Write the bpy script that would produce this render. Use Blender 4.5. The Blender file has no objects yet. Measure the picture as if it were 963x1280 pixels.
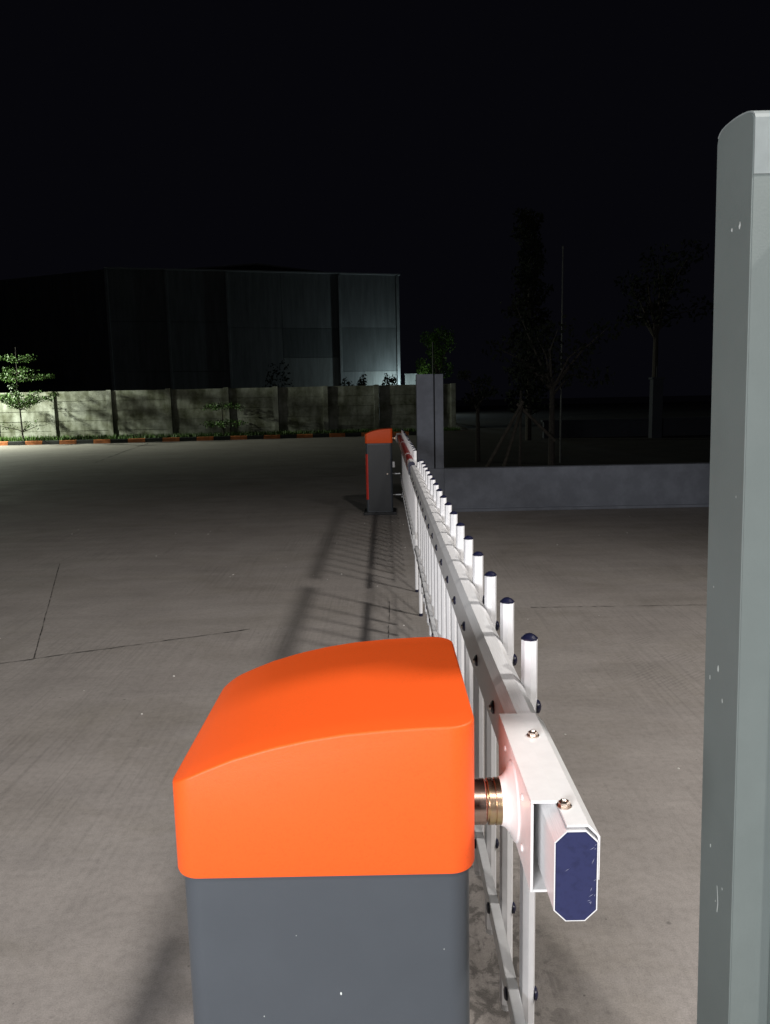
import bpy, bmesh, math, random
from mathutils import Vector, Matrix
random.seed(7)
R = math.radians
C = bpy.context.scene.collection
SC = bpy.context.scene

# ------------------------------------------------------------------ helpers
def new_mat(name):
    m = bpy.data.materials.new(name); m.use_nodes = True
    return m, m.node_tree, m.node_tree.nodes['Principled BSDF']

def mat(name, col, rough=.5, metal=0., var=0., vscale=8., bump=0., bscale=80., col2=None, mix_lo=.42, mix_hi=.62, spec=.5, stretch=None, coat=0.):
    m, nt, b = new_mat(name)
    b.inputs['Base Color'].default_value = (*col, 1)
    b.inputs['Roughness'].default_value = rough
    b.inputs['Metallic'].default_value = metal
    b.inputs['Specular IOR Level'].default_value = spec
    if coat: b.inputs['Coat Weight'].default_value = coat
    L = nt.links
    if var or bump or col2:
        tc = nt.nodes.new('ShaderNodeTexCoord')
        src = tc.outputs['Object']
        if stretch:
            mp = nt.nodes.new('ShaderNodeMapping'); mp.inputs['Scale'].default_value = stretch
            L.new(src, mp.inputs[0]); src = mp.outputs[0]
    if var or col2:
        n = nt.nodes.new('ShaderNodeTexNoise'); n.inputs['Scale'].default_value = vscale
        n.inputs['Detail'].default_value = 8; n.inputs['Roughness'].default_value = .65
        L.new(src, n.inputs['Vector'])
        r = nt.nodes.new('ShaderNodeValToRGB'); L.new(n.outputs['Fac'], r.inputs[0])
        r.color_ramp.elements[0].position = mix_lo; r.color_ramp.elements[1].position = mix_hi
        c2 = col2 if col2 else tuple(c*(1-var) for c in col)
        r.color_ramp.elements[0].color = (*c2, 1); r.color_ramp.elements[1].color = (*col, 1)
        L.new(r.outputs[0], b.inputs['Base Color'])
        mr = nt.nodes.new('ShaderNodeMapRange'); L.new(n.outputs['Fac'], mr.inputs[0])
        mr.inputs['To Min'].default_value = rough*.85; mr.inputs['To Max'].default_value = min(1, rough*1.15)
        L.new(mr.outputs[0], b.inputs['Roughness'])
    if bump:
        n2 = nt.nodes.new('ShaderNodeTexNoise'); n2.inputs['Scale'].default_value = bscale
        n2.inputs['Detail'].default_value = 4
        L.new(src, n2.inputs['Vector'])
        bp = nt.nodes.new('ShaderNodeBump'); bp.inputs['Strength'].default_value = bump
        bp.inputs['Distance'].default_value = .01
        L.new(n2.outputs['Fac'], bp.inputs['Height']); L.new(bp.outputs[0], b.inputs['Normal'])
    return m

def obj(name, bm, m, parent=None, smooth=False):
    me = bpy.data.meshes.new(name)
    bmesh.ops.recalc_face_normals(bm, faces=bm.faces[:])
    bm.to_mesh(me); bm.free()
    o = bpy.data.objects.new(name, me); C.objects.link(o)
    for mm in (m if isinstance(m, (list, tuple)) else [m]): me.materials.append(mm)
    if smooth:
        for p in me.polygons: p.use_smooth = True
        try: me.set_sharp_from_angle(angle=R(35))
        except Exception: pass
    if parent: o.parent = parent
    return o

def tag(o, label=None, cat=None, group=None, kind=None):
    if label: o['label'] = label
    if cat: o['category'] = cat
    if group: o['group'] = group
    if kind: o['kind'] = kind
    return o

def empty(name, loc=(0, 0, 0), rz=0., **k):
    o = bpy.data.objects.new(name, None); C.objects.link(o)
    o.empty_display_size = .2; o.location = loc; o.rotation_euler = (0, 0, rz)
    return tag(o, **k)

def copy_tree(o, parent=None):
    c = o.copy(); C.objects.link(c); c.parent = parent
    for ch in list(o.children): copy_tree(ch, c)
    return c

def box(bm, x0, x1, y0, y1, z0, z1, bev=0., mi=0):
    g = bmesh.ops.create_cube(bm, size=1.)
    for v in g['verts']:
        v.co = Vector(((x0+x1)/2+v.co.x*(x1-x0), (y0+y1)/2+v.co.y*(y1-y0), (z0+z1)/2+v.co.z*(z1-z0)))
    fs = list({f for v in g['verts'] for f in v.link_faces})
    for f in fs: f.material_index = mi
    if bev:
        es = list({e for v in g['verts'] for e in v.link_edges})
        bmesh.ops.bevel(bm, geom=es, offset=bev, segments=2, profile=.6, affect='EDGES')

def cyl(bm, p0, p1, r0, r1=None, n=12, cap=True):
    if r1 is None: r1 = r0
    p0 = Vector(p0); p1 = Vector(p1); d = (p1-p0).normalized()
    a = d.orthogonal().normalized(); b = d.cross(a)
    A = []; B = []
    for i in range(n):
        t = 2*math.pi*(i+.5)/n; u = a*math.cos(t)+b*math.sin(t)
        A.append(bm.verts.new(p0+u*r0)); B.append(bm.verts.new(p1+u*r1))
    for i in range(n):
        j = (i+1) % n; bm.faces.new((A[i], A[j], B[j], B[i]))
    if cap: bm.faces.new(A[::-1]); bm.faces.new(B)

def lathe(bm, base, axis, prof, n=20):
    """prof = [(distance along the axis, radius)]"""
    base = Vector(base); d = Vector(axis).normalized(); a = d.orthogonal().normalized(); b = d.cross(a)
    rings = []
    for s, r in prof:
        if r < 1e-5: rings.append([bm.verts.new(base+d*s)]); continue
        rings.append([bm.verts.new(base+d*s+(a*math.cos(2*math.pi*i/n)+b*math.sin(2*math.pi*i/n))*r) for i in range(n)])
    for A, B in zip(rings, rings[1:]):
        for i in range(n):
            j = (i+1) % n
            if len(A) == 1 and len(B) == 1: continue
            if len(A) == 1: bm.faces.new((A[0], B[j], B[i]))
            elif len(B) == 1: bm.faces.new((A[i], A[j], B[0]))
            else: bm.faces.new((A[i], A[j], B[j], B[i]))
    if len(rings[0]) > 1: bm.faces.new(rings[0][::-1])
    if len(rings[-1]) > 1: bm.faces.new(rings[-1])

def prism_y(bm, pts, y0, y1, caps=True):
    """closed outline in x-z swept along y"""
    A = [bm.verts.new((x, y0, z)) for x, z in pts]; B = [bm.verts.new((x, y1, z)) for x, z in pts]
    n = len(pts)
    for i in range(n):
        j = (i+1) % n; bm.faces.new((A[i], A[j], B[j], B[i]))
    if caps: bm.faces.new(A[::-1]); bm.faces.new(B)

def octo(cx, cz, w, h, c):
    x0, x1, z0, z1 = cx-w/2, cx+w/2, cz-h/2, cz+h/2
    return [(x0+c, z0), (x1-c, z0), (x1, z0+c), (x1, z1-c), (x1-c, z1), (x0+c, z1), (x0, z1-c), (x0, z0+c)]

def rrect(cx, cy, hx, hy, r, n=8):
    r = max(r, 1e-4); pts = []
    for k, (sx, sy) in enumerate(((1, 1), (-1, 1), (-1, -1), (1, -1))):
        for i in range(n+1):
            t = (k+i/n)*math.pi/2
            pts.append((cx+sx*(hx-r)+r*math.cos(t), cy+sy*(hy-r)+r*math.sin(t)))
    return pts

# ------------------------------------------------------------------ materials
M = {}
M['orange'] = mat('orange_powder_coat', (.95, .114, .014), .5, var=.12, vscale=420, bump=.10, bscale=900, spec=.4, mix_lo=.3, mix_hi=.5)
M['door'] = mat('near_black_door', (.012, .014, .017), .4)
M['trim'] = mat('red_reflective_trim', (.62, .035, .02), .4)
M['housing'] = mat('slate_powder_coat', (.064, .074, .087), .38, var=.04, vscale=12, bump=.06, bscale=900, spec=.45)
M['plinth'] = mat('dark_plinth_paint', (.02, .021, .024), .6, var=.3, vscale=20)
M['white'] = mat('white_powder_coat', (.82, .82, .82), .33, var=.05, vscale=40, spec=.5)
M['picket'] = mat('white_aluminium_tube', (.88, .88, .90), .3, var=.05, vscale=30, spec=.5)
M['alu'] = mat('brushed_aluminium', (.85, .85, .86), .34, metal=.06, var=.12, vscale=30, stretch=(40, 1, 40), bump=.04, bscale=60)
M['railalu'] = mat('satin_aluminium', (.66, .67, .68), .35, metal=.4, var=.1, vscale=30)
M['blue'] = mat('navy_plastic', (.025, .030, .092), .45, var=.25, vscale=120, spec=.35, mix_lo=.3, mix_hi=.5)
M['capblue'] = mat('dark_navy_plastic', (.009, .010, .032), .32, spec=.5)
M['scratch'] = mat('scratched_plastic', (.32, .33, .42), .7)
M['zinc'] = mat('yellow_zinc_steel', (.70, .56, .30), .28, metal=1., var=.3, vscale=30, col2=(.60, .42, .32))
M['zincpink'] = mat('rosy_zinc_steel', (.70, .52, .44), .25, metal=1., var=.25, vscale=20)
M['steel'] = mat('bolt_steel', (.62, .52, .45), .3, metal=1.)
M['redtape'] = mat('red_reflective_tape', (.33, .018, .016), .4, var=.1, vscale=20)
M['post'] = mat('grey_green_gate_paint', (.160, .188, .183), .5, var=.07, vscale=5, bump=.05, bscale=300, spec=.4)
M['postlit'] = mat('gate_paint_lit_tone', (.29, .325, .325), .45, var=.14, vscale=12)  # post paint made lighter: lamplight on the top put into the colour
M['wornpaint'] = mat('chipped_primer', (.62, .66, .64), .8)
M['greywall'] = mat('grey_blue_render', (.25, .27, .318), .85, var=.18, vscale=5, bump=.15, bscale=60, spec=.15)
M['bark'] = mat('bark', (.07, .06, .048), .9, var=.5, vscale=25, bump=.5, bscale=50)
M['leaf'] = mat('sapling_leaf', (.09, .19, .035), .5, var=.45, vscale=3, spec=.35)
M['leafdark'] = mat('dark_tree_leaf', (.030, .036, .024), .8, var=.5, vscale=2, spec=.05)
M['grass'] = mat('grass_blade', (.10, .20, .035), .6, var=.5, vscale=2)
M['timber'] = mat('weathered_timber', (.10, .085, .065), .8, var=.4, vscale=15)
M['kerborange'] = mat('orange_kerb_paint', (.62, .20, .06), .75, var=.35, vscale=5, bump=.2)
M['kerbblack'] = mat('black_kerb_paint', (.022, .024, .022), .75, var=.4, vscale=5, bump=.2)
M['joint'] = mat('joint_filler', (.035, .031, .028), .95, var=.5, vscale=12)
M['soil'] = mat('dark_soil', (.045, .038, .028), .95, var=.5, vscale=1.5)
M['pole'] = mat('dull_steel_pole', (.09, .095, .09), .5, metal=.4, var=.2, vscale=4)
M['roof'] = mat('roof_sheet', (.16, .17, .18), .6, var=.3, vscale=.8)
M['pilaster'] = mat('precast_pilaster', (.22, .24, .245), .8, var=.25, vscale=1.2)
M['flash'] = mat('parapet_flashing', (.25, .27, .28), .6)
M['chip'] = mat('stone_chip', (.72, .70, .66), .7)

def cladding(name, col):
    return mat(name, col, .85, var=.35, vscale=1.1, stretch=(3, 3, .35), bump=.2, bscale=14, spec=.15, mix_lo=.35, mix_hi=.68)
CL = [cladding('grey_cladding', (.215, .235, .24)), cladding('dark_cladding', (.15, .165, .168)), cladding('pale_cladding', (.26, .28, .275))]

def precast():
    m, nt, b = new_mat('mossy_precast_concrete'); L = nt.links; N = nt.nodes.new
    tc = N('ShaderNodeTexCoord')
    n = N('ShaderNodeTexNoise'); n.inputs['Scale'].default_value = 1.3; n.inputs['Detail'].default_value = 9; n.inputs['Roughness'].default_value = .7
    L.new(tc.outputs['Object'], n.inputs['Vector'])
    r = N('ShaderNodeValToRGB'); L.new(n.outputs['Fac'], r.inputs[0])
    e = r.color_ramp.elements; e[0].position = .36; e[0].color = (.12, .125, .08, 1); e[1].position = .60; e[1].color = (.37, .38, .335, 1)
    # dirt runs: streaks stretched downwards
    mp = N('ShaderNodeMapping'); mp.inputs['Scale'].default_value = (2.2, 2.2, .45); L.new(tc.outputs['Object'], mp.inputs[0])
    n2 = N('ShaderNodeTexNoise'); n2.inputs['Scale'].default_value = 1.4; n2.inputs['Detail'].default_value = 6; L.new(mp.outputs[0], n2.inputs['Vector'])
    r2 = N('ShaderNodeValToRGB'); L.new(n2.outputs['Fac'], r2.inputs[0])
    r2.color_ramp.elements[0].position = .38; r2.color_ramp.elements[0].color = (.42, .42, .36, 1); r2.color_ramp.elements[1].position = .56
    mx = N('ShaderNodeMix'); mx.data_type = 'RGBA'; mx.blend_type = 'MULTIPLY'; mx.inputs[0].default_value = .7
    L.new(r.outputs[0], mx.inputs[6]); L.new(r2.outputs[0], mx.inputs[7]); L.new(mx.outputs[2], b.inputs['Base Color'])
    b.inputs['Roughness'].default_value = .9; b.inputs['Specular IOR Level'].default_value = .15
    bp = N('ShaderNodeBump'); bp.inputs['Strength'].default_value = .4; bp.inputs['Distance'].default_value = .01
    n3 = N('ShaderNodeTexNoise'); n3.inputs['Scale'].default_value = 25; L.new(tc.outputs['Object'], n3.inputs['Vector'])
    L.new(n3.outputs['Fac'], bp.inputs['Height']); L.new(bp.outputs[0], b.inputs['Normal'])
    return m
M['precast'] = precast()

def yard():
    """broom-finished concrete: blotches, fine grain, faint grooves, damp stains, tyre tread"""
    m, nt, b = new_mat('yard_concrete'); L = nt.links; N = nt.nodes.new
    tc = N('ShaderNodeTexCoord'); P = tc.outputs['Object']
    def noise(sc, det=6, rough=.6, src=P, dist=0.):
        n = N('ShaderNodeTexNoise'); n.inputs['Scale'].default_value = sc; n.inputs['Detail'].default_value = det
        n.inputs['Roughness'].default_value = rough; n.inputs['Distortion'].default_value = dist
        L.new(src, n.inputs['Vector']); return n.outputs['Fac']
    def ramp(f, lo, hi, c0, c1):
        r = N('ShaderNodeValToRGB'); L.new(f, r.inputs[0]); e = r.color_ramp.elements
        e[0].position = lo; e[1].position = hi
        e[0].color = (*c0, 1) if isinstance(c0, tuple) else (c0, c0, c0, 1); e[1].color = (*c1, 1) if isinstance(c1, tuple) else (c1, c1, c1, 1)
        return r.outputs[0]
    def mul(a, c, f=1.):
        mx = N('ShaderNodeMix'); mx.data_type = 'RGBA'; mx.blend_type = 'MULTIPLY'
        if isinstance(f, float): mx.inputs[0].default_value = f
        else: L.new(f, mx.inputs[0])
        L.new(a, mx.inputs[6]); L.new(c, mx.inputs[7]); return mx.outputs[2]
    def mapping(rot=0., scale=(1, 1, 1)):
        mp = N('ShaderNodeMapping'); mp.inputs['Rotation'].default_value = (0, 0, rot); mp.inputs['Scale'].default_value = scale
        L.new(P, mp.inputs[0]); return mp.outputs[0]
    def math_(op, a, c=None, v=None):
        q = N('ShaderNodeMath'); q.operation = op; L.new(a, q.inputs[0])
        if c is not None: L.new(c, q.inputs[1])
        elif v is not None: q.inputs[1].default_value = v
        return q.outputs[0]
    col = ramp(noise(.55, 8, .62), .33, .70, (.268, .246, .231), (.322, .301, .285))
    col = mul(col, ramp(noise(2.6, 8, .66), .34, .62, .92, 1.03))
    col = mul(col, ramp(noise(260, 2, .5), .30, .62, .84, 1.05))
    col = mul(col, ramp(noise(38, 4, .7), .34, .56, .88, 1.03))
    # broom drag: soft ripple across the lane and fine grooves along it
    drag = noise(1., 7, .65, mapping(R(-24), (1.2, 5.5, 1)), .3)
    col = mul(col, ramp(drag, .34, .6, .91, 1.03))
    groove = noise(1., 3, .55, mapping(R(1.5), (62, 1.1, 1)), 0.)
    gmask = ramp(noise(.9, 3, .5), .42, .60, .10, .9)
    col = mul(col, ramp(groove, .36, .52, .86, 1.02), gmask)
    stain = noise(.9, 7, .7, mapping(R(40), (1, 1.6, 1)), .8)
    col = mul(col, ramp(stain, .30, .52, (.88, .865, .82), (1.02, 1.01, 1.)))
    scuff = noise(3.2, 8, .8, mapping(R(-12), (.5, 3.0, 1)), 1.2)
    col = mul(col, ramp(scuff, .60, .72, 1., 1.16))
    # aggregate pits
    vo = N('ShaderNodeTexVoronoi'); vo.inputs['Scale'].default_value = 26.; L.new(P, vo.inputs['Vector'])
    col = mul(col, ramp(vo.outputs['Distance'], .05, .10, .45, 1.), ramp(noise(5., 3), .56, .6, 0., .8))
    vo2 = N('ShaderNodeTexVoronoi'); vo2.inputs['Scale'].default_value = 9.; vo2.inputs['Randomness'].default_value = 1.; L.new(P, vo2.inputs['Vector'])
    col = mul(col, ramp(vo2.outputs['Distance'], .035, .075, .55, 1.), ramp(noise(2.1, 3), .50, .58, 0., .9))
    grit = noise(600, 1, .5)
    col = mul(col, ramp(grit, .66, .72, 1., 1.35)); col = mul(col, ramp(grit, .26, .33, .75, 1.))
    # oily drips where water runs off beside the cabinet, and round the centre line
    sx = N('ShaderNodeSeparateXYZ'); L.new(P, sx.inputs[0])
    dx = math_('ABSOLUTE', math_('SUBTRACT', sx.outputs['X'], v=.20))
    dy = math_('ABSOLUTE', math_('SUBTRACT', sx.outputs['Y'], v=1.55))
    near = math_('MULTIPLY', ramp(dx, .10, .26, 1., 0.), ramp(dy, .55, 1.1, 1., 0.))
    drip = ramp(noise(13., 6, .7, mapping(0., (1.2, 1., 1)), .6), .50, .58, 0., 1.)
    col = mul(col, ramp(math_('MULTIPLY', near, drip), .0, 1., 1., .5))
    # scrape of tyre tread on the right-hand slab
    tx = math_('ABSOLUTE', math_('SUBTRACT', sx.outputs['X'], v=1.42))
    ty = math_('ABSOLUTE', math_('SUBTRACT', sx.outputs['Y'], v=4.0))
    tm = math_('MULTIPLY', ramp(tx, .16, .34, 1., 0.), ramp(ty, .35, .7, 1., 0.))
    w2 = N('ShaderNodeTexWave'); w2.inputs['Scale'].default_value = 13.; w2.inputs['Distortion'].default_value = .6; L.new(mapping(R(52)), w2.inputs['Vector'])
    tread = math_('MULTIPLY', tm, ramp(noise(4., 4), .46, .56, 0., 1.))
    col = mul(col, ramp(w2.outputs['Fac'], .3, .6, .86, 1.), tread)
    L.new(col, b.inputs['Base Color'])
    L.new(ramp(noise(1.6, 6), .3, .7, .62, .86), b.inputs['Roughness']); b.inputs['Specular IOR Level'].default_value = .3
    bp = N('ShaderNodeBump'); bp.inputs['Strength'].default_value = .35; bp.inputs['Distance'].default_value = .004
    h = math_('ADD', math_('MULTIPLY', noise(230, 3, .6), v=.35), math_('MULTIPLY', drag, v=.8))
    h = math_('ADD', h, math_('MULTIPLY', groove, v=.5))
    L.new(h, bp.inputs['Height']); L.new(bp.outputs[0], b.inputs['Normal'])
    return m
M['yard'] = yard()

# ------------------------------------------------------------------ ground
bm = bmesh.new()
v = [bm.verts.new(p) for p in ((-400, -60, 0), (400, -60, 0), (400, 600, 0), (-400, 600, 0))]; bm.faces.new(v)
tag(obj('ground', bm, M['yard']), kind='structure')

def ribbon(bm, pts, w, z, wob=.3, step=.03):
    r = random.Random(int(abs(pts[0][0])*1000))
    for (a, b) in zip(pts, pts[1:]):
        a = Vector((*a, z)); b = Vector((*b, z)); d = b-a; L = d.length; d.normalize(); nrm = Vector((-d.y, d.x, 0))
        n = max(2, int(L/step)); prev = None; off = 0
        for i in range(n+1):
            off = off*.9+r.uniform(-1, 1)*w*wob; ww = w*r.uniform(.15, 1.0)*(0.25 if r.random() < .18 else 1)
            p = a+d*(L*i/n)+nrm*off
            cur = (bm.verts.new(p-nrm*ww/2), bm.verts.new(p+nrm*ww/2))
            if prev: bm.faces.new((prev[0], cur[0], cur[1], prev[1]))
            prev = cur
bm = bmesh.new()
ribbon(bm, [(-4.2, 3.12), (-2.135, 4.048), (-.86, 4.607)], .011, .004)
ribbon(bm, [(-1.976, 4.112), (-2.921, 6.714)], .007, .004, wob=.12)
ribbon(bm, [(.95, 4.975), (2.09, 4.945), (5.5, 4.86)], .008, .004)
ribbon(bm, [(-.02, 3.0), (.01, 5.2)], .006, .004)
ribbon(bm, [(-8.6, 28.0), (-7.2, 19.0)], .05, .004, step=.3)
ribbon(bm, [(-16., 13.0), (-5.5, 13.9), (-.5, 14.3)], .03, .004, step=.2)
tag(obj('pavement_joints', bm, M['joint']), kind='structure')

# planted strip behind the painted kerb
KP = [(-22, 28.15), (-14.3, 28.45), (-10.2, 28.67), (-5, 29.45), (-1.3, 30.0), (3.5, 30.25), (9, 30.3)]
def kerb_y(x):
    for (a, b) in zip(KP, KP[1:]):
        if x <= b[0]: return a[1]+(b[1]-a[1])*(x-a[0])/(b[0]-a[0])
    return KP[-1][1]
WALLY = 30.9
bm = bmesh.new()
xs = [-22+.6*i for i in range(52)]
A = [bm.verts.new((x, kerb_y(x)+.14, .11)) for x in xs]; B = [bm.verts.new((x, WALLY+.3, .13)) for x in xs]
for i in range(len(xs)-1): bm.faces.new((A[i], A[i+1], B[i+1], B[i]))
tag(obj('verge', bm, M['soil']), kind='structure')
bm = bmesh.new()
x = -22.; k = 0
while x < 8.9:
    x1 = x+.62
    y0, y1 = kerb_y(x), kerb_y(x1)
    pro = [(0, -.02), (.015, .125), (.04, .145), (.15, .145), (.15, -.02)]
    A = [bm.verts.new((x+.006, y0+u, z)) for u, z in pro]; B = [bm.verts.new((x1-.006, y1+u, z)) for u, z in pro]
    fs = [bm.faces.new((A[i], A[(i+1) % 5], B[(i+1) % 5], B[i])) for i in range(5)]+[bm.faces.new(A), bm.faces.new(B[::-1])]
    for f in fs: f.material_index = k % 2
    x = x1; k += 1
tag(obj('kerb', bm, [M['kerborange'], M['kerbblack']]), kind='structure')

def blades(name, region, n, h, label, wid=.02):
    bm = bmesh.new(); r = random.Random(3)
    for i in range(n):
        x, y, z = region(r); a = r.uniform(0, 6.28); hh = h*r.uniform(.4, 1.3); ln = r.uniform(-.5, .5)*hh
        dx, dy = math.cos(a)*wid, math.sin(a)*wid
        bm.faces.new([bm.verts.new(p) for p in ((x-dx, y-dy, z), (x+dx, y+dy, z), (x+ln*dy/wid, y-ln*dx/wid*.5, z+hh))])
    return tag(obj(name, bm, M['grass']), label, 'grass', kind='stuff')
def verge_pt(r):
    x = -19+22*r.random()**1.3; return x, r.uniform(kerb_y(x)+.16, WALLY-.1), .12
blades('grass', verge_pt, 9000, .15, 'short green grass growing on the verge below the concrete wall')
bm = bmesh.new(); r = random.Random(11)
for i in range(70):
    if i < 14: x, y = r.uniform(-1.4, 1.9), r.uniform(2.6, 6.2)
    else: x, y = r.uniform(-4, 4), r.uniform(1.2, 9)
    s = r.uniform(.0025, .006)
    g = bmesh.ops.create_icosphere(bm, subdivisions=1, radius=s)
    for v in g['verts']: v.co = Vector((x, y, s*.5))+Vector((v.co.x*r.uniform(.8, 1.5), v.co.y, v.co.z*.6))
tag(obj('stone_chips', bm, M['chip']), 'tiny pale stone chips scattered over the concrete yard', 'gravel', kind='stuff')

# ------------------------------------------------------------------ barrier gates
X0, X1 = -.243, .092       # cabinet hood
Y0, Y1 = .775, 1.092
CX, CY = (X0+X1)/2, (Y0+Y1)/2
BX, BZ, BW, BH = .179, .9235, .043, .096   # the boom tube
PX = .2115                                  # picket axis
PROF = [(-.243, .980), (-.225, .990), (-.20, 1.001), (-.17, 1.0125), (-.13, 1.0240), (-.09, 1.0325), (-.05, 1.0385), (0, 1.0425), (.045, 1.0445), (.092, 1.0445)]
def ztop(x):
    x = min(max(x, X0), X1)
    for (a, b) in zip(PROF, PROF[1:]):
        if x <= b[0]: return a[1]+(b[1]-a[1])*(x-a[0])/(b[0]-a[0])
    return PROF[-1][1]

def barrier(label, mirror, last, leg_y, tip_y):
    # mirror: None or the length the whole gate is mirrored about (it faces its twin)
    root = empty('barrier_gate', (0, 0, 0) if mirror is None else (0, mirror, 0), label=label, cat='barrier gate', group='boom barriers closing the gateway')
    fy = (lambda y: y) if mirror is None else (lambda y: -y)
    def put(name, bm, m, parent=root, smooth=False):
        if mirror is not None:
            for v in bm.verts: v.co.y = -v.co.y
        return obj(name, bm, m, parent, smooth)
    # plinth
    bm = bmesh.new(); box(bm, X0-.03, X1+.035, Y0-.03, Y1+.03, 0, .035, .006); put('plinth', bm, M['plinth'])
    # housing
    bm = bmesh.new(); hx, hy = (X1-X0)/2-.006, (Y1-Y0)/2-.006
    rings = []
    for z, o in ((.035, 0), (.872, 0), (.8745, -.004), (.8745, -.02)):
        rings.append([bm.verts.new((px, py, z)) for px, py in rrect(CX, CY, hx+o, hy+o, .026+o if o > -.02 else .006)])
    for A, B in zip(rings, rings[1:]):
        for i in range(len(A)): j = (i+1) % len(A); bm.faces.new((A[i], A[j], B[j], B[i]))
    bm.faces.new(rings[0][::-1]); bm.faces.new(rings[-1])
    body = put('housing', bm, M['housing'], smooth=True)
    # near-black door on the far side with its lock, seen on the twin
    bm = bmesh.new(); box(bm, X0+.034, X1-.032, Y1-.0085, Y1-.003, .045, .855, .002); door = put('door', bm, M['door'])
    bm = bmesh.new(); lathe(bm, (X1-.07, Y1-.0035, .5), (0, 1, 0), [(0, .011), (.004, .011), (.006, .008), (.006, 0)], 16); put('lock', bm, M['steel'], door)
    # orange corner trim running down the door side
    bm = bmesh.new()
    out = [(px, py) for px, py in rrect(CX, CY, hx+.004, hy+.004, .030, 6)]
    seg = [p for p in out if p[0] < X0+.05 and p[1] > Y1-.05]
    inn = [(CX+(p[0]-CX)*.97, CY+(p[1]-CY)*.97) for p in seg]
    loop = seg+inn[::-1]
    A = [bm.verts.new((*p, .19)) for p in loop]; B = [bm.verts.new((*p, .745)) for p in loop]
    for i in range(len(loop)): j = (i+1) % len(loop); bm.faces.new((A[i], A[j], B[j], B[i]))
    bm.faces.new(A[::-1]); bm.faces.new(B); put('corner_trim', bm, M['trim'])
    # hood: rounded plan, arched top falling to the road side
    bm = bmesh.new(); hx, hy, rr = (X1-X0)/2, (Y1-Y0)/2, .029; fr = .003
    rings = []
    def ring(o, zf, r_): rings.append([bm.verts.new((px, py, zf(px))) for px, py in rrect(CX, CY, hx-o, hy-o, r_, 10)])
    ring(.006, lambda x: .876, rr-.006); ring(.001, lambda x: .8745, rr-.001); ring(0, lambda x: .877, rr)
    ring(0, lambda x: ztop(x)-fr, rr)
    for t in (22, 45, 68, 90):
        o = fr*(1-math.cos(R(t))); ring(o, lambda x, t=t: ztop(x)-fr*(1-math.sin(R(t))), rr-o)
    nh = len(rings[0])
    for A, B in zip(rings, rings[1:]):
        for i in range(nh): j = (i+1) % nh; bm.faces.new((A[i], A[j], B[j], B[i]))
    # top skin: bridge the near and far half-loops column by column
    top = rings[-1]; q = nh//4
    # loop order: (+x,+y) quarter, (-x,+y), (-x,-y), (+x,-y)
    up = top[0:2*q]; dn = top[2*q:4*q][::-1]
    NX = 8
    prev = None
    for i in range(2*q):
        a, b = up[i], dn[i]; col = [a]
        for s in range(1, NX):
            p = a.co.lerp(b.co, s/NX); p.z = ztop(p.x); col.append(bm.verts.new(p))
        col.append(b)
        if prev:
            for s in range(NX): bm.faces.new((prev[s], prev[s+1], col[s+1], col[s]))
        prev = col
    # more columns across the long flat between the corner arcs
    bm.faces.ensure_lookup_table()
    long_e = [e for e in bm.edges if abs(e.verts[0].co.x-e.verts[1].co.x) > .1 and min(v.co.z for v in e.verts) > .9]
    if long_e:
        bmesh.ops.subdivide_edges(bm, edges=long_e, cuts=24, use_grid_fill=True)
        for v in bm.verts:
            if v.co.z > .93:
                pass
        xm0, xm1 = X0+rr+.0005, X1-rr-.0005
        za, zb = ztop(X0+rr), ztop(X1-rr)
        for v in bm.verts:
            if xm0 < v.co.x < xm1 and v.co.z > .95:
                lin = za+(zb-za)*(v.co.x-X0-rr)/(xm1-xm0); v.co.z += ztop(v.co.x)-lin
    put('hood', bm, M['orange'], smooth=True)
    if mirror is None:
        for cx_, cz_, sz_ in ((-.062, .727, .0022), (.02, .66, .0009), (-.15, .70, .0010), (-.11, .80, .0007), (.055, .78, .0008)):
            bm = bmesh.new(); bm.faces.new([bm.verts.new((cx_+sz_*.5*math.cos(q), Y0+.0057, cz_+sz_*math.sin(q))) for q in (0, 1, 2.2, 3.3, 4.5, 5.4)])
            put('paint_chip', bm, M['wornpaint'], body)
    # drive shaft
    sy, sz = .850, .918
    bm = bmesh.new(); lathe(bm, (X1-.012, sy, sz), (1, 0, 0), [(0, .0262), (.0285, .0262), (.030, .0250)], 32)
    sh = put('drive_shaft', bm, M['zincpink'], smooth=True)
    bm = bmesh.new(); lathe(bm, (X1+.0185, sy, sz), (1, 0, 0), [(0, .0235), (.002, .0235), (.0022, .0265), (.0085, .0265), (.0087, .0250), (.010, .0250), (.0105, .0268), (.0215, .0268), (.0225, .0255), (.036, .0255)], 32)
    put('shaft_collar', bm, M['zinc'], sh, smooth=True)
    # clamp: folded white plate over the boom
    bm = bmesh.new(); t = .003; xl, xr = .1435, .2020; zt, zb = .9765, .874; ya, yb = .742, .967
    box(bm, xl, xl+t, ya, yb, zb, zt-.0035, .0008)
    box(bm, xl, .1712, ya, yb, zt-t, zt, .0010)
    xr = BX+BW/2+.0022; tq = .0018
    prism_y(bm, [(.1700, zt-.0001), (xr-.0112, zt-.0001), (xr, zt-.0126), (xr, .918), (xr-tq, .918), (xr-tq, zt-.0134), (xr-.0122, zt-.0024), (.1700, zt-.0024)], .6965, yb-.0003)
    box(bm, xl+t+.0003, BX-BW/2+.004, ya, yb, zb, zb+t, .0006)
    clamp = put('boom_clamp', bm, M['white'])
    bm = bmesh.new(); lathe(bm, (xl+.0004, sy, sz), (-1, 0, 0), [(0, .047), (.0025, .0455), (.006, .036), (.0125, .029), (.0165, .0275)], 36)
    put('clamp_flange', bm, M['white'], clamp, smooth=True)
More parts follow.
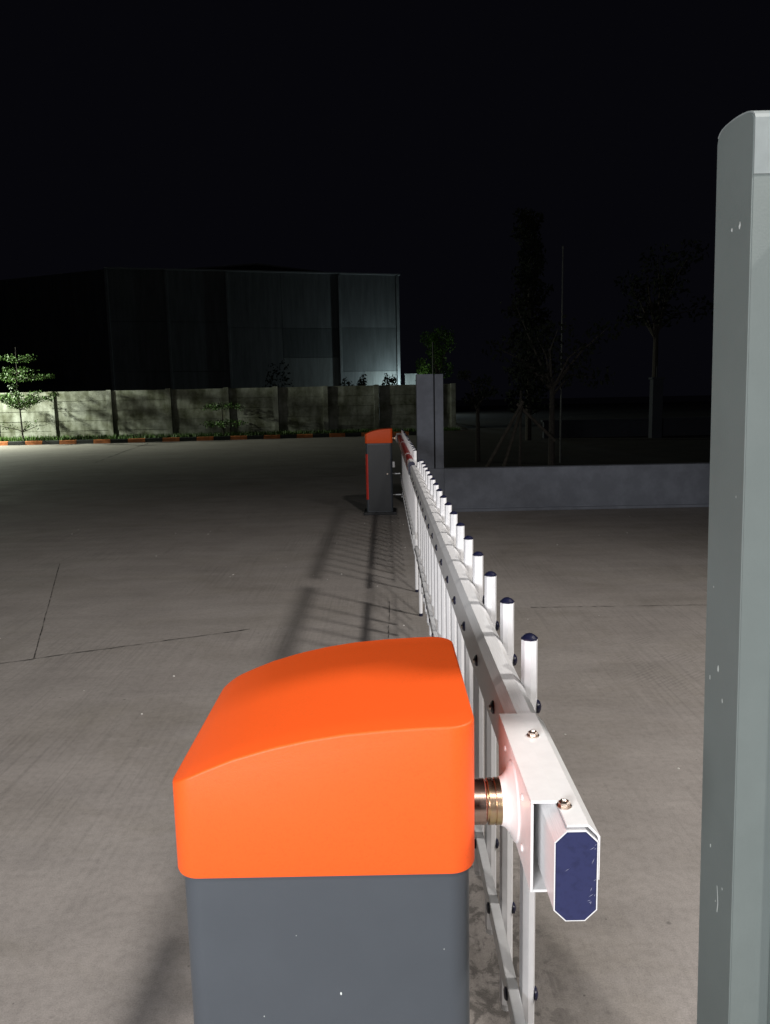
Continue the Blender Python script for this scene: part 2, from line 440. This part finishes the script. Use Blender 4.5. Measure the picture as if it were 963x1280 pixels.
    for yy in (.898, .732):
        bm = bmesh.new(); lathe(bm, (.1755, yy, zt), (0, 0, 1), [(0, .0078), (.0012, .0078), (.0013, .0058)], 24)
        lathe(bm, (.1755, yy, zt+.0011), (0, 0, 1), [(0, .0062), (.0036, .0062), (.0044, .005), (.0044, .0034), (.0028, .0026), (.0028, 0)], 6); put('bolt', bm, M['steel'], clamp)
    for yy, zz in ((.79, .955), (.79, .895), (.91, .955), (.91, .895)):
        bm = bmesh.new(); lathe(bm, (xl, yy, zz), (-1, 0, 0), [(0, .004), (.0015, .0038), (.0022, .002), (.0022, 0)], 12); put('rivet', bm, M['white'], clamp, smooth=True)
    # boom: hollow octagonal tube (wall ends proud of the cap as a thin rim)
    bm = bmesh.new(); o = octo(BX, BZ, BW, BH, .0118); inn = octo(BX, BZ, BW-.0022, BH-.0022, .0112)
    yn = .694
    OA = [bm.verts.new((x, yn, z)) for x, z in o]; OB = [bm.verts.new((x, tip_y, z)) for x, z in o]
    IA = [bm.verts.new((x, yn, z)) for x, z in inn]; IB = [bm.verts.new((x, yn+.02, z)) for x, z in inn]
    for i in range(8):
        j = (i+1) % 8; bm.faces.new((OA[i], OA[j], OB[j], OB[i])); bm.faces.new((OA[i], OA[j], IA[j], IA[i])); bm.faces.new((IA[i], IA[j], IB[j], IB[i]))
    bm.faces.new(OB); boom = put('boom', bm, M['alu'])
    bm = bmesh.new(); prism_y(bm, octo(BX, BZ, BW-.0026, BH-.0026, .0111), yn-.0012, yn+.012)
    bmesh.ops.bevel(bm, geom=[e for e in bm.edges if abs(e.verts[0].co.y-e.verts[1].co.y) < 1e-6 and e.verts[0].co.y < yn], offset=.0008, segments=2, affect='EDGES')
    cap = put('end_cap', bm, M['blue'], boom)
    rs = random.Random(5)
    for i in range(13):
        bm = bmesh.new()
        if i < 8: px, pz = BX+BW/2-.003-rs.random()**2*.006, BZ+rs.uniform(-.038, .036)
        else: px, pz = BX+rs.uniform(-.014, .016), BZ+rs.uniform(-.040, .01)
        a = rs.choice((.6, .3, 1.2)); ln = rs.uniform(.0008, .0035); ww = .00022
        dx, dz = math.cos(a)*ln, math.sin(a)*ln; ex, ez = -math.sin(a)*ww, math.cos(a)*ww
        yy = yn-.00135
        bm.faces.new([bm.verts.new(p) for p in ((px-dx, yy, pz-dz), (px+ex, yy, pz+ez), (px+dx, yy, pz+dz), (px-ex, yy, pz-ez))])
        if mirror is None: put('scratch', bm, M['scratch'], cap)
        else: bm.free()
    bm = bmesh.new(); prism_y(bm, octo(BX, BZ, BW+.002, BH+.002, .0118), tip_y-.004, tip_y+.012); put('tip_cap', bm, M['capblue'], boom)
    if mirror is not None:       # red reflective tape wrapped round the twin's boom
        for a, b in ((1.02, 2.6), (2.75, 4.3), (4.42, tip_y-.25)):
            bm = bmesh.new(); prism_y(bm, octo(BX, BZ, BW+.0016, BH+.0016, .0120), a, b); put('reflective_tape', bm, M['redtape'], boom)
    # lower rail, and a return rail just above the picket feet
    bm = bmesh.new(); box(bm, .1790, .1965, 1.02, tip_y-.05, .420, .455, .002); rail = put('lower_rail', bm, M['railalu'])
    # hanging link from rail to clamp
    # pickets: octagonal tubes with dark dome caps and dark bolts
    zt_, zb_ = 1.030, .24
    def picket_at(y, zbot=zb_, ztp=zt_, foot=False):
        bm = bmesh.new(); n = 8; r0 = .0124
        prof = [(0, r0-.001), (.001, r0), (ztp-zbot-.001, r0), (ztp-zbot, r0-.001)]
        lathe(bm, (PX, y, zbot), (0, 0, 1), prof, n)
        p = put('picket' if not foot else 'rest_leg', bm, M['picket'], smooth=True)
        bm = bmesh.new(); lathe(bm, (PX, y, ztp+.0003), (0, 0, 1), [(0, .0128), (.0022, .0128), (.0032, .0112), (.006, .0085), (.008, .0045), (.0084, 0)], 8)
        put('cap', bm, M['capblue'], p, smooth=True)
        if foot:
            bm = bmesh.new(); lathe(bm, (PX, y, .0), (0, 0, 1), [(0, .0125), (.018, .0125), (.018, 0)], 12); put('foot', bm, M['capblue'], p)
        else:
            bm = bmesh.new(); lathe(bm, (PX, y, zbot-.012), (0, 0, 1), [(0, .0105), (.012, .0105)], 16); put('foot', bm, M['railalu'], p)
        for zz, xl_ in ((BZ, BX-BW/2), (.4375, .1790)):
            bm = bmesh.new(); lathe(bm, (PX+r0-.001, y, zz), (1, 0, 0), [(0, .0105), (.003, .0105), (.0055, .0075), (.0068, .003), (.0068, 0)], 14); put('bolt', bm, M['capblue'], p, smooth=True)
            bm = bmesh.new(); lathe(bm, (xl_+.0005, y, zz), (-1, 0, 0), [(0, .0100), (.0028, .0100), (.0048, .0072), (.0052, .004), (.0052, 0)], 14)
            q_ = put('bolt', bm, M['capblue'], p, smooth=True)
            if zz == BZ:
                bm = bmesh.new(); lathe(bm, (xl_-.0040, y, zz), (-1, 0, 0), [(0, .0045), (.0025, .0045), (.0032, .003), (.0032, 0)], 6)
                # nut joined to the bolt mesh
                me2 = q_.data; b2 = bmesh.new(); b2.from_mesh(me2); n0 = len(b2.faces)
                if mirror is not None:
                    for v in bm.verts: v.co.y = -v.co.y
                tmp = bpy.data.meshes.new('nut'); bm.to_mesh(tmp); bm.free(); b2.from_mesh(tmp); bpy.data.meshes.remove(tmp)
                b2.faces.ensure_lookup_table()
                for f in b2.faces[n0:]: f.material_index = 1
                b2.to_mesh(me2); b2.free(); me2.materials.append(M['steel'])
        return p
    first = picket_at(1.115)
    for k in range(1, last+1):
        c = copy_tree(first, root); c.location = (random.uniform(-.0006, .0006), fy(.212*k+random.uniform(-.002, .002)), random.uniform(-.0015, .0015))
    picket_at(leg_y, zbot=.018, ztp=1.0 if mirror is None else zt_, foot=True)
    # folding strut of the fence at the pivot: short link plates on the housing side
    for zz, x0_, x1_ in ((.470, X1-.006, .1836), (.205, X1-.006, .200)):
        bm = bmesh.new(); box(bm, x0_, x1_, .80 if mirror else 1.045, .815 if mirror else 1.058, zz, zz+.012, .001)
        if mirror: put('fence_link', bm, M['railalu'])
        else: bm.free()
    if mirror:
        bm = bmesh.new(); box(bm, X1-.006, X1+.022, Y1-.075, Y1-.045, .575, .645, .004); put('handle', bm, M['white'])
        bm = bmesh.new(); box(bm, .19, .2045, .80, 1.05, .205, .217, .001); box(bm, .1835, .2005, .80, 1.02, .424, .451, .001); put('rail_end', bm, M['railalu'])
    return root

barrier('large near barrier gate with bright orange hood and a navy cap on its boom', None, 16, 4.83, 4.93)
barrier('small distant barrier gate in the dark with dim red hood and red taped boom', 10.39, 18, 4.93, 5.17)

# ------------------------------------------------------------------ gate posts and low wall
near = empty('gate_post', (.45, .906, 0), label='tall grey gate post with rounded top coloured as if lit, close to the camera at the right edge', cat='gate post', group='grey posts of the gateway')
bm = bmesh.new()
TOPCURVE = [(0, 1.716), (.0015, 1.7205), (.006, 1.7245), (.013, 1.728), (.021, 1.7305), (.034, 1.733), (.048, 1.735), (.064, 1.7362), (.080, 1.7366), (.090, 1.7358), (.097, 1.7335), (.1015, 1.7295), (.104, 1.722)]
def slab_x(bm, pts, x0, x1, bev=.003):
    A = [bm.verts.new((x0, y, z)) for y, z in pts]; B = [bm.verts.new((x1, y, z)) for y, z in pts]; n = len(pts)
    fs = [bm.faces.new((A[i], A[(i+1) % n], B[(i+1) % n], B[i])) for i in range(n)]
    f1 = bm.faces.new(A[::-1]); f2 = bm.faces.new(B)
    if bev: bmesh.ops.bevel(bm, geom=list(f1.edges)+list(f2.edges), offset=bev, segments=3, affect='EDGES')
pts = [(0, 0)]+TOPCURVE+[(.104, 0)]
slab_x(bm, pts, 0, .25, .0015)
obj('shaft', bm, M['post'], near, smooth=True); near.rotation_euler.x = R(-2.4)
bm = bmesh.new()     # added plate over arch and upper front, coloured paler to paint in lamplight
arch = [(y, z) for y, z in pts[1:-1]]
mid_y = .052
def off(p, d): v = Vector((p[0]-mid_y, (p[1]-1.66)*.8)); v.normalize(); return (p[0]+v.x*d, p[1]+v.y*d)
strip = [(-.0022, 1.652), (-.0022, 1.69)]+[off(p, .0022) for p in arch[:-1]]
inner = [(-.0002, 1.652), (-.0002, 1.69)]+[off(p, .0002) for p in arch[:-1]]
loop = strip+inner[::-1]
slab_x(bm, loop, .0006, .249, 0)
obj('lit_patch_plate', bm, M['postlit'], near)
bm = bmesh.new(); box(bm, .0505, .24, -.030, -.0002, 0, 1.60, .003); obj('cover_strip', bm, M['post'], near)
rs = random.Random(2)
def chip_part(face):
    b_ = bmesh.new(); b_.faces.new([b_.verts.new(p) for p in face]); obj('paint_chip', b_, M['wornpaint'], near)
for yy, zz, sz_ in ((.030, 1.60, .0035), (.052, 1.60, .003), (.06, 1.02, .0035), (.045, .98, .0022), (.07, .76, .0025), (.03, .72, .0018), (.085, 1.0, .003), (.05, .69, .0015), (.08, 1.13, .0014), (.02, 1.26, .0012)):
    chip_part([(-.0003, yy+math.cos(i*math.pi/4)*sz_*rs.uniform(.3, .9), zz+math.sin(i*math.pi/4)*sz_*1.7*rs.uniform(.4, 1.1)) for i in range(8)])
chip_part([(-.0003, *p) for p in ((.045, .715), (.0468, .715), (.0442, .700), (.0432, .690), (.0452, .677), (.043, .677), (.041, .690), (.042, .700))])

far = empty('gate_post', (.396, 9.45, 0), label='dark blue-grey gate post with a vertical seam beside the distant barrier', cat='gate post', group='grey posts of the gateway')
bm = bmesh.new(); box(bm, 0, .206, 0, .22, .54, 1.69, .006); obj('shaft', bm, M['greywall'], far)
bm = bmesh.new(); box(bm, .222, .325, .006, .22, .541, 1.688, .006); obj('shaft', bm, M['greywall'], far)
bm = bmesh.new(); box(bm, .204, .224, .06, .20, .541, 1.67); obj('recess', bm, M['plinth'], far)
bm = bmesh.new(); box(bm, 0, .325, 0, .22, 0, .5395, .004); obj('base', bm, M['greywall'], far)
bm = bmesh.new(); box(bm, .722, 9.5, 9.445, 9.6, 0, .535, .008); box(bm, .722, 9.5, 9.405, 9.444, 0, .035, .004)
tag(obj('low_wall', bm, M['greywall']), 'low dark blue-grey rendered wall running right from the distant gate post', 'wall')

# garden behind the low wall
bm = bmesh.new(); v = [bm.verts.new(p) for p in ((.9, 9.6, .20), (60, 9.6, .20), (60, 29, .20), (1.6, 29, .20))]; bm.faces.new(v)
bm.faces.new([bm.verts.new(p) for p in ((3.2, 29, .201), (60, 29, .201), (90, 120, .201), (6., 120, .201))])
v2 = [bm.verts.new(p) for p in ((.9, 9.6, 0), (1.6, 29, 0))]; bm.faces.new((v[0], v[3], v2[1], v2[0]))
tag(obj('garden_bed', bm, M['soil']), kind='structure')

# ------------------------------------------------------------------ precast concrete wall
wall = empty('concrete_wall', (0, WALLY, 0), label='long mossy precast concrete panel wall behind the painted kerb', cat='wall')
PXS = [-22.3, -20.05, -17.8, -15.5, -13.2, -10.91, -8.55, -6.25, -4.3, -2.32, -.3, 1.9, 2.75]
rw = random.Random(4)
for x in PXS:
    bm = bmesh.new(); box(bm, x-.10, x+.10, -.12, .12, 0, 2.0+rw.uniform(-.02, .02), .012); obj('post', bm, M['precast'], wall)
for a, b in zip(PXS, PXS[1:]):
    bm = bmesh.new()
    for k in range(5):
        dz = rw.uniform(-.006, .006); dy = rw.uniform(-.008, .008)
        box(bm, a+.103, b-.103, -.030+dy, .03+dy, .02+k*.392, .02+(k+1)*.392-.018+dz, .006)
    box(bm, a+.104, b-.104, -.012, .012, .03, 1.97)
    obj('panel', bm, M['precast'], wall)

# ------------------------------------------------------------------ warehouse
ang = math.atan2(5.5, 20.42)
wh = empty('warehouse', (-19.1, 55, 0), ang, label='huge dark warehouse with one bay lit pale beyond the concrete wall', cat='warehouse')
HT = 10.75; LEN = 21.0; DEP = 26.
def clad(x0, x1, z0, z1, k, nm='wall_panel'):
    bm = bmesh.new(); box(bm, x0+.012, x1-.012, 0, .2, z0+.012, z1-.012, .008); obj(nm, bm, CL[k], wh)
bays = [0, 4.0, 8.25, 16.4, 20.85]
for i, (a, b) in enumerate(zip(bays, bays[1:])):
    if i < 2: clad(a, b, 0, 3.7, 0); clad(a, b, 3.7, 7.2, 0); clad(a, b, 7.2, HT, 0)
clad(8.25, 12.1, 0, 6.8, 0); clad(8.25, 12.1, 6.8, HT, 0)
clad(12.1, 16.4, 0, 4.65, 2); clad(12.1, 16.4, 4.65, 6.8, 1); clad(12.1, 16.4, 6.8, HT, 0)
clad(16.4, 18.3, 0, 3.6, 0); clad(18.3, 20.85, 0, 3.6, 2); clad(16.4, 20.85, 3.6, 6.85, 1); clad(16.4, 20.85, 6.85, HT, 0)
for x in (0.0, 4.0, 8.2, 16.45, 20.95):
    bm = bmesh.new(); box(bm, x-.10, x+.10, -.20, -.003, 0, HT-.06, .02); obj('pilaster', bm, M['pilaster'], wh)
# left wing, turned away from the yard
wang = math.atan2(7.0, -17.)-ang
for k in range(4):
    bm = bmesh.new(); box(bm, .12+k*4.6, .12+(k+1)*4.6-.03, -.2, 0, 0, HT-.02-.0*k, .01)
    box(bm, .12+(k+1)*4.6-.15, .12+(k+1)*4.6+.05, .003, .2, 0, HT-.1, .02)
    bm.transform(Matrix.Rotation(wang, 4, 'Z')); obj('wing_wall', bm, CL[1], wh)
bm = bmesh.new(); box(bm, -.1, LEN+.2, -.20, .3, HT, HT+.10, .01); obj('parapet_cap', bm, M['flash'], wh)
bm = bmesh.new(); box(bm, LEN, LEN+.2, .205, DEP, 0, HT-.01); box(bm, -.05, LEN+.2, DEP+.01, DEP+.2, 0, HT-.01); obj('side_wall', bm, CL[0], wh)
bm = bmesh.new()
for s in (0, 1):
    x0, x1 = (.16, LEN/2) if s == 0 else (LEN/2, LEN-.01)
    z0, z1 = (HT-.3, HT+.7) if s == 0 else (HT+.7, HT-.3)
    vs = [bm.verts.new(p) for p in ((x0, .4, z0), (x1, .4, z1), (x1, DEP, z1), (x0, DEP, z0), (x0, .4, z0-.1), (x1, .4, z1-.1), (x1, DEP, z1-.1), (x0, DEP, z0-.1))]
    for f in ((0, 1, 2, 3), (7, 6, 5, 4), (0, 4, 5, 1), (1, 5, 6, 2), (2, 6, 7, 3), (3, 7, 4, 0)): bm.faces.new([vs[i] for i in f])
obj('roof', bm, M['roof'], wh)
# low lit outbuilding wall right of the warehouse
bm = bmesh.new(); box(bm, 1.7, 3.4, 62.0, 62.2, 0, 3.35, .02); box(bm, 1.65, 3.45, 61.95, 62.25, 3.352, 3.42, .01)
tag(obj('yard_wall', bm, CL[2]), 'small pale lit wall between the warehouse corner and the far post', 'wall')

# ------------------------------------------------------------------ plants
def leaf_quads(bm, c, n, rx, ry, rz, s, rnd):
    for i in range(n):
        while True:
            p = Vector((rnd.uniform(-1, 1), rnd.uniform(-1, 1), rnd.uniform(-1, 1)))
            if p.length < 1: break
        p = Vector((c[0]+p.x*rx, c[1]+p.y*ry, c[2]+p.z*rz))
        d = Vector((rnd.uniform(-1, 1), rnd.uniform(-1, 1), rnd.uniform(-.5, .7))).normalized(); u = d.orthogonal().normalized()
        u.rotate(Matrix.Rotation(rnd.uniform(0, 6.28), 3, d)); w = d.cross(u)
        L_ = s*rnd.uniform(.6, 1.3); W = L_*.45
        bm.faces.new([bm.verts.new(q) for q in (p-u*L_*.5, p+w*W*.5, p+u*L_*.5, p-w*W*.5)])

def tiered_sapling(loc, label, tiers, h, seed, group=None):
    """slim trunk with whorls of long branches, leaves along each (umbrella-tree habit)"""
    rnd = random.Random(seed)
    t = empty('sapling', loc, label=label, cat='young tree', group=group)
    bm = bmesh.new(); px = py = 0; pz = 0; n = 9; r0 = .035
    for i in range(1, n+1):
        qx, qy, qz = px+rnd.uniform(-.035, .035), py+rnd.uniform(-.03, .03), h*i/n
        cyl(bm, (px, py, pz), (qx, qy, qz), r0*(1-.85*(i-1)/n), r0*(1-.85*i/n), 8); px, py, pz = qx, qy, qz
    lf = bmesh.new()
    for (z, L_, rise, nb, lv) in tiers:
        a0 = rnd.uniform(0, 1)
        for b in range(nb):
            a = a0+2*math.pi*b/nb+rnd.uniform(-.25, .25); LL = L_*rnd.uniform(.75, 1.15)
            prev = Vector((0, 0, z)); seg = 6
            for s in range(1, seg+1):
                u = s/seg; q = Vector((math.cos(a)*LL*u, math.sin(a)*LL*u, z+rise*LL*(u**.8)+rnd.uniform(-.02, .02)))
                cyl(bm, prev, q, .012*(1-u*.7)+.003, .012*(1-u)+.003, 5)
                if s > 1 or lv > 30: leaf_quads(lf, q+Vector((0, 0, rnd.uniform(-.06, .08))), int(lv*(.5+.6*u)*rnd.uniform(.5, 1.4)), .19, .19, .10, .085, rnd)
                prev = q
    obj('trunk', bm, M['bark'], t); obj('crown', lf, M['leaf'], t)
    return t
tiered_sapling((-13.55, 28.9, .1), 'young tiered tree with long thin branches lit bright green at the left edge',
               [(.38, 1.1, .28, 5, 6), (1.18, 1.6, .44, 9, 40), (1.32, .7, .5, 6, 30), (2.30, 1.05, .10, 7, 30), (2.5, .6, .25, 5, 18), (2.95, .55, .25, 6, 20)], 3.5, 3, 'young trees on the verge')
tiered_sapling((-6.2, 29.75, .1), 'dark low tiered sapling standing before the middle of the concrete wall',
               [(.50, .85, .02, 6, 20), (1.15, .80, .0, 6, 18)], 1.5, 8, 'young trees on the verge')

def bush(name, loc, rx, rz, n, label, cat, seed, group=None, s=.14):
    rnd = random.Random(seed); t = empty(name, loc, label=label, cat=cat, group=group)
    bm = bmesh.new(); lf = bmesh.new()
    for i in range(9):
        a = rnd.uniform(0, 6.28); q = Vector((math.cos(a)*rx*.7*rnd.random(), math.sin(a)*rx*.6*rnd.random(), rz*rnd.uniform(.7, 1.7)))
        cyl(bm, (rnd.uniform(-.1, .1), 0, 0), q, .03, .008, 5); leaf_quads(lf, q, n, rx*.42, rx*.4, rz*.42, s, rnd)
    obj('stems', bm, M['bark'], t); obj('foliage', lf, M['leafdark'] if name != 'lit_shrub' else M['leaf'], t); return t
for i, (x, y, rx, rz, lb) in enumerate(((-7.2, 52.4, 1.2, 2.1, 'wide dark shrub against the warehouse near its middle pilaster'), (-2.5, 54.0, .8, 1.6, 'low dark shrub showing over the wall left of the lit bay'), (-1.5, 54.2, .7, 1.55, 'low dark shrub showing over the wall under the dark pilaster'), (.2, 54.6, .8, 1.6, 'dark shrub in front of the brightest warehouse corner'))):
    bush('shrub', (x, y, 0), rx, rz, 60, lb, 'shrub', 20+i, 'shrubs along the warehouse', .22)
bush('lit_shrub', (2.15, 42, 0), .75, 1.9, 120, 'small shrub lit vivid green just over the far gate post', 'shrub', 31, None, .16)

def tree(loc, h, crown, label, seed, n=9, leaf=.13, lv=70, lean=0., group=None, col='leafdark', name='tree', r0=.09):
    """trunk, forked limbs and leaf clumps through an uneven crown; crown=(z centre, rx, rz)"""
    rnd = random.Random(seed); t = empty(name, loc, label=label, cat='tree', group=group)
    bm = bmesh.new(); zc, rx, rz = crown; fork = zc-rz*.9
    cyl(bm, (0, 0, 0), (lean*.5, 0, fork*.6), r0, r0*.8, 8); cyl(bm, (lean*.5, 0, fork*.6), (lean, 0, fork), r0*.8, r0*.65, 8)
    lf = bmesh.new()
    for i in range(n):
        a = 2*math.pi*i/n+rnd.uniform(-.3, .3); rad = rx*rnd.uniform(.25, 1.); z = zc+rz*rnd.uniform(-.75, 1.)
        q = Vector((lean+math.cos(a)*rad, math.sin(a)*rad, z)); mid = Vector((lean, 0, fork)).lerp(q, .5)+Vector((rnd.uniform(-.1, .1), rnd.uniform(-.1, .1), .12))
        cyl(bm, (lean, 0, fork*rnd.uniform(.85, 1.)), mid, r0*.42, r0*.26, 6); cyl(bm, mid, q, r0*.26, r0*.08, 5)
        leaf_quads(lf, q, lv, rx*.36, rx*.36, rz*.30, leaf, rnd); leaf_quads(lf, mid, lv//4, rx*.25, rx*.25, rz*.25, leaf, rnd)
    obj('trunk', bm, M['bark'], t); obj('crown', lf, M[col], t); return t
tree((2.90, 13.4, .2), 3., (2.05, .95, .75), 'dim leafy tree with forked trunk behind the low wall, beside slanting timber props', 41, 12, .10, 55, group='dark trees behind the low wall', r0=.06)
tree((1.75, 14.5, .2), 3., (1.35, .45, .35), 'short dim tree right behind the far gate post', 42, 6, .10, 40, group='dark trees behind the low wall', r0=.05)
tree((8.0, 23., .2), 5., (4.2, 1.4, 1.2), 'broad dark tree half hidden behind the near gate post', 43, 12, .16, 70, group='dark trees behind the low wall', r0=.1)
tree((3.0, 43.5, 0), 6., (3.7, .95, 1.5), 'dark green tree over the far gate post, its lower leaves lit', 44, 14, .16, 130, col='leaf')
# narrow columnar tree
rnd = random.Random(9); t = empty('columnar_tree', (4.0, 21.5, .2), label='tall narrow columnar tree rising faintly against the night sky', cat='tree', group='dark trees behind the low wall')
bm = bmesh.new(); cyl(bm, (0, 0, 0), (0, 0, 6.0), .09, .02, 8); obj('trunk', bm, M['bark'], t)
lf = bmesh.new()
for i in range(46):
    z = .9+5.1*i/45; w = .66*(1-.5*(i/45)**2)*rnd.uniform(.7, 1.15); leaf_quads(lf, (rnd.uniform(-.14, .14), 0, z), 75, w, w, .2, .15, rnd)
obj('crown', lf, M['leafdark'], t)
# timber props tied to the young tree
props = empty('tree_prop', (2.25, 12.9, .2), label='slanting bare timber props tied in a tripod left of the dim leafy tree', cat='timber prop')
for a, b in (((-.62, -.3, 0), (.06, 0, 1.12)), ((-.36, -.5, 0), (.05, .05, 1.04)), ((.62, .1, .45), (-.02, .1, 1.08))):
    bm = bmesh.new(); cyl(bm, a, b, .03, .027, 8); obj('pole', bm, M['timber'], props)
bm = bmesh.new(); cyl(bm, (.02, .04, 0), (.03, .04, 1.3), .022, .018, 8); obj('stem', bm, M['bark'], props)
for nm, loc, r_, h_, lb, ct in (('lamp_pole', (3.17, 13.9, .2), .014, 3.75, 'thin tall grey pole standing straight behind the dim leafy tree', 'pole'),
                                ('marker_pole', (2.60, 41, 0), .045, 4.3, 'short thin pale pole lit just above the far gate post', 'pole')):
    t = empty(nm, loc, label=lb, cat=ct)
    bm = bmesh.new(); lathe(bm, (0, 0, 0), (0, 0, 1), [(0, r_*1.3), (h_*.3, r_*1.2), (h_*.3+.01, r_), (h_-.02, r_*.9)], 12); obj('shaft', bm, M['pole'], t)
    bm = bmesh.new(); lathe(bm, (0, 0, h_-.019), (0, 0, 1), [(0, r_*1.3), (.04, r_*1.3), (.06, r_*.6), (.06, 0)], 12); obj('cap', bm, M['pole'], t)
M['garden'] = mat('dull_garden_render', (.05, .055, .068), .9, var=.2, vscale=3)
t = empty('pillar', (7.5, 21.4, .2), label='dim square concrete pillar far behind the low wall', cat='pillar')
bm = bmesh.new(); box(bm, -.14, .14, -.14, .14, 0, 1.6, .01); obj('shaft', bm, M['garden'], t)
bm = bmesh.new(); box(bm, -.17, .17, -.17, .17, 1.602, 1.66, .008); cyl(bm, (0, 0, 1.66), (0, 0, 1.95), .015, .015, 8); obj('cap', bm, M['garden'], t)
bm = bmesh.new(); box(bm, 4.6, 16, 22.3, 22.5, .2, .66, .01); box(bm, 4.55, 16, 22.26, 22.54, .662, .72, .01)
tag(obj('garden_wall', bm, M['garden']), 'faint far low wall crossing behind the dim pillar', 'wall')

# ------------------------------------------------------------------ world, lamps, camera
w = bpy.data.worlds.new('World'); SC.world = w; w.use_nodes = True
bg = w.node_tree.nodes['Background']; bg.inputs[0].default_value = (.32, .32, .52, 1); bg.inputs[1].default_value = .0058

def lamp(kind, name, loc, energy, col, size=.1, target=None, cone=None, blend=.5, size_y=None):
    l = bpy.data.lights.new(name, kind); l.energy = energy; l.color = col
    if kind == 'AREA': l.shape = 'RECTANGLE'; l.size = size; l.size_y = size_y or size
    else: l.shadow_soft_size = size
    if kind == 'SPOT': l.spot_size = R(cone); l.spot_blend = blend
    o = bpy.data.objects.new(name, l); C.objects.link(o); o.location = loc
    if target: o.rotation_euler = (Vector(target)-Vector(loc)).to_track_quat('-Z', 'Y').to_euler()
    return o
lamp('SPOT', 'yard_floodlight', (3.2, -5.7, 10.), 2300, (1, .95, .89), .32, (.8, 2.35, 0), 56, 1.)
lamp('SPOT', 'side_floodlight', (4.4, 1.0, 6.), 1400, (1, .95, .90), .28, (-.2, 2.4, 0), 92, 1.)
lamp('AREA', 'added_fill_left', (-1.5, -2.3, 1.8), 180, (.98, .98, 1.), 1.2, (0, 1.2, .8), size_y=.6)  # added soft fill from behind left, brightens hood front and post side; no real fixture
lamp('SPOT', 'street_lamp_left', (-17.0, 27.7, 3.9), 4700, (.93, 1., .82), .12, (-14.0, 28.0, 0), 154, 1.)
lamp('POINT', 'warehouse_wall_light', (1.75, 58.7, 2.0), 440, (.78, .97, 1.), .1)
lamp('POINT', 'garden_light', (2.1, 41.2, 2.2), 18, (.85, 1., .75), .1)

cam = bpy.data.cameras.new('Camera'); co = bpy.data.objects.new('Camera', cam); C.objects.link(co)
cam.sensor_fit = 'VERTICAL'; cam.sensor_height = 36; cam.lens = 27.0; cam.clip_start = .02; cam.clip_end = 2000
co.matrix_world = Matrix.Translation((0, 0, 1.39)) @ Matrix.Rotation(R(.1), 4, 'Z') @ Matrix.Rotation(R(90-8.3), 4, 'X') @ Matrix.Rotation(R(-1.15), 4, 'Z')
SC.camera = co
SC.view_settings.view_transform = 'Standard'; SC.view_settings.look = 'None'; SC.view_settings.gamma = 1; SC.view_settings.exposure = 0
SC.view_settings.use_curve_mapping = False
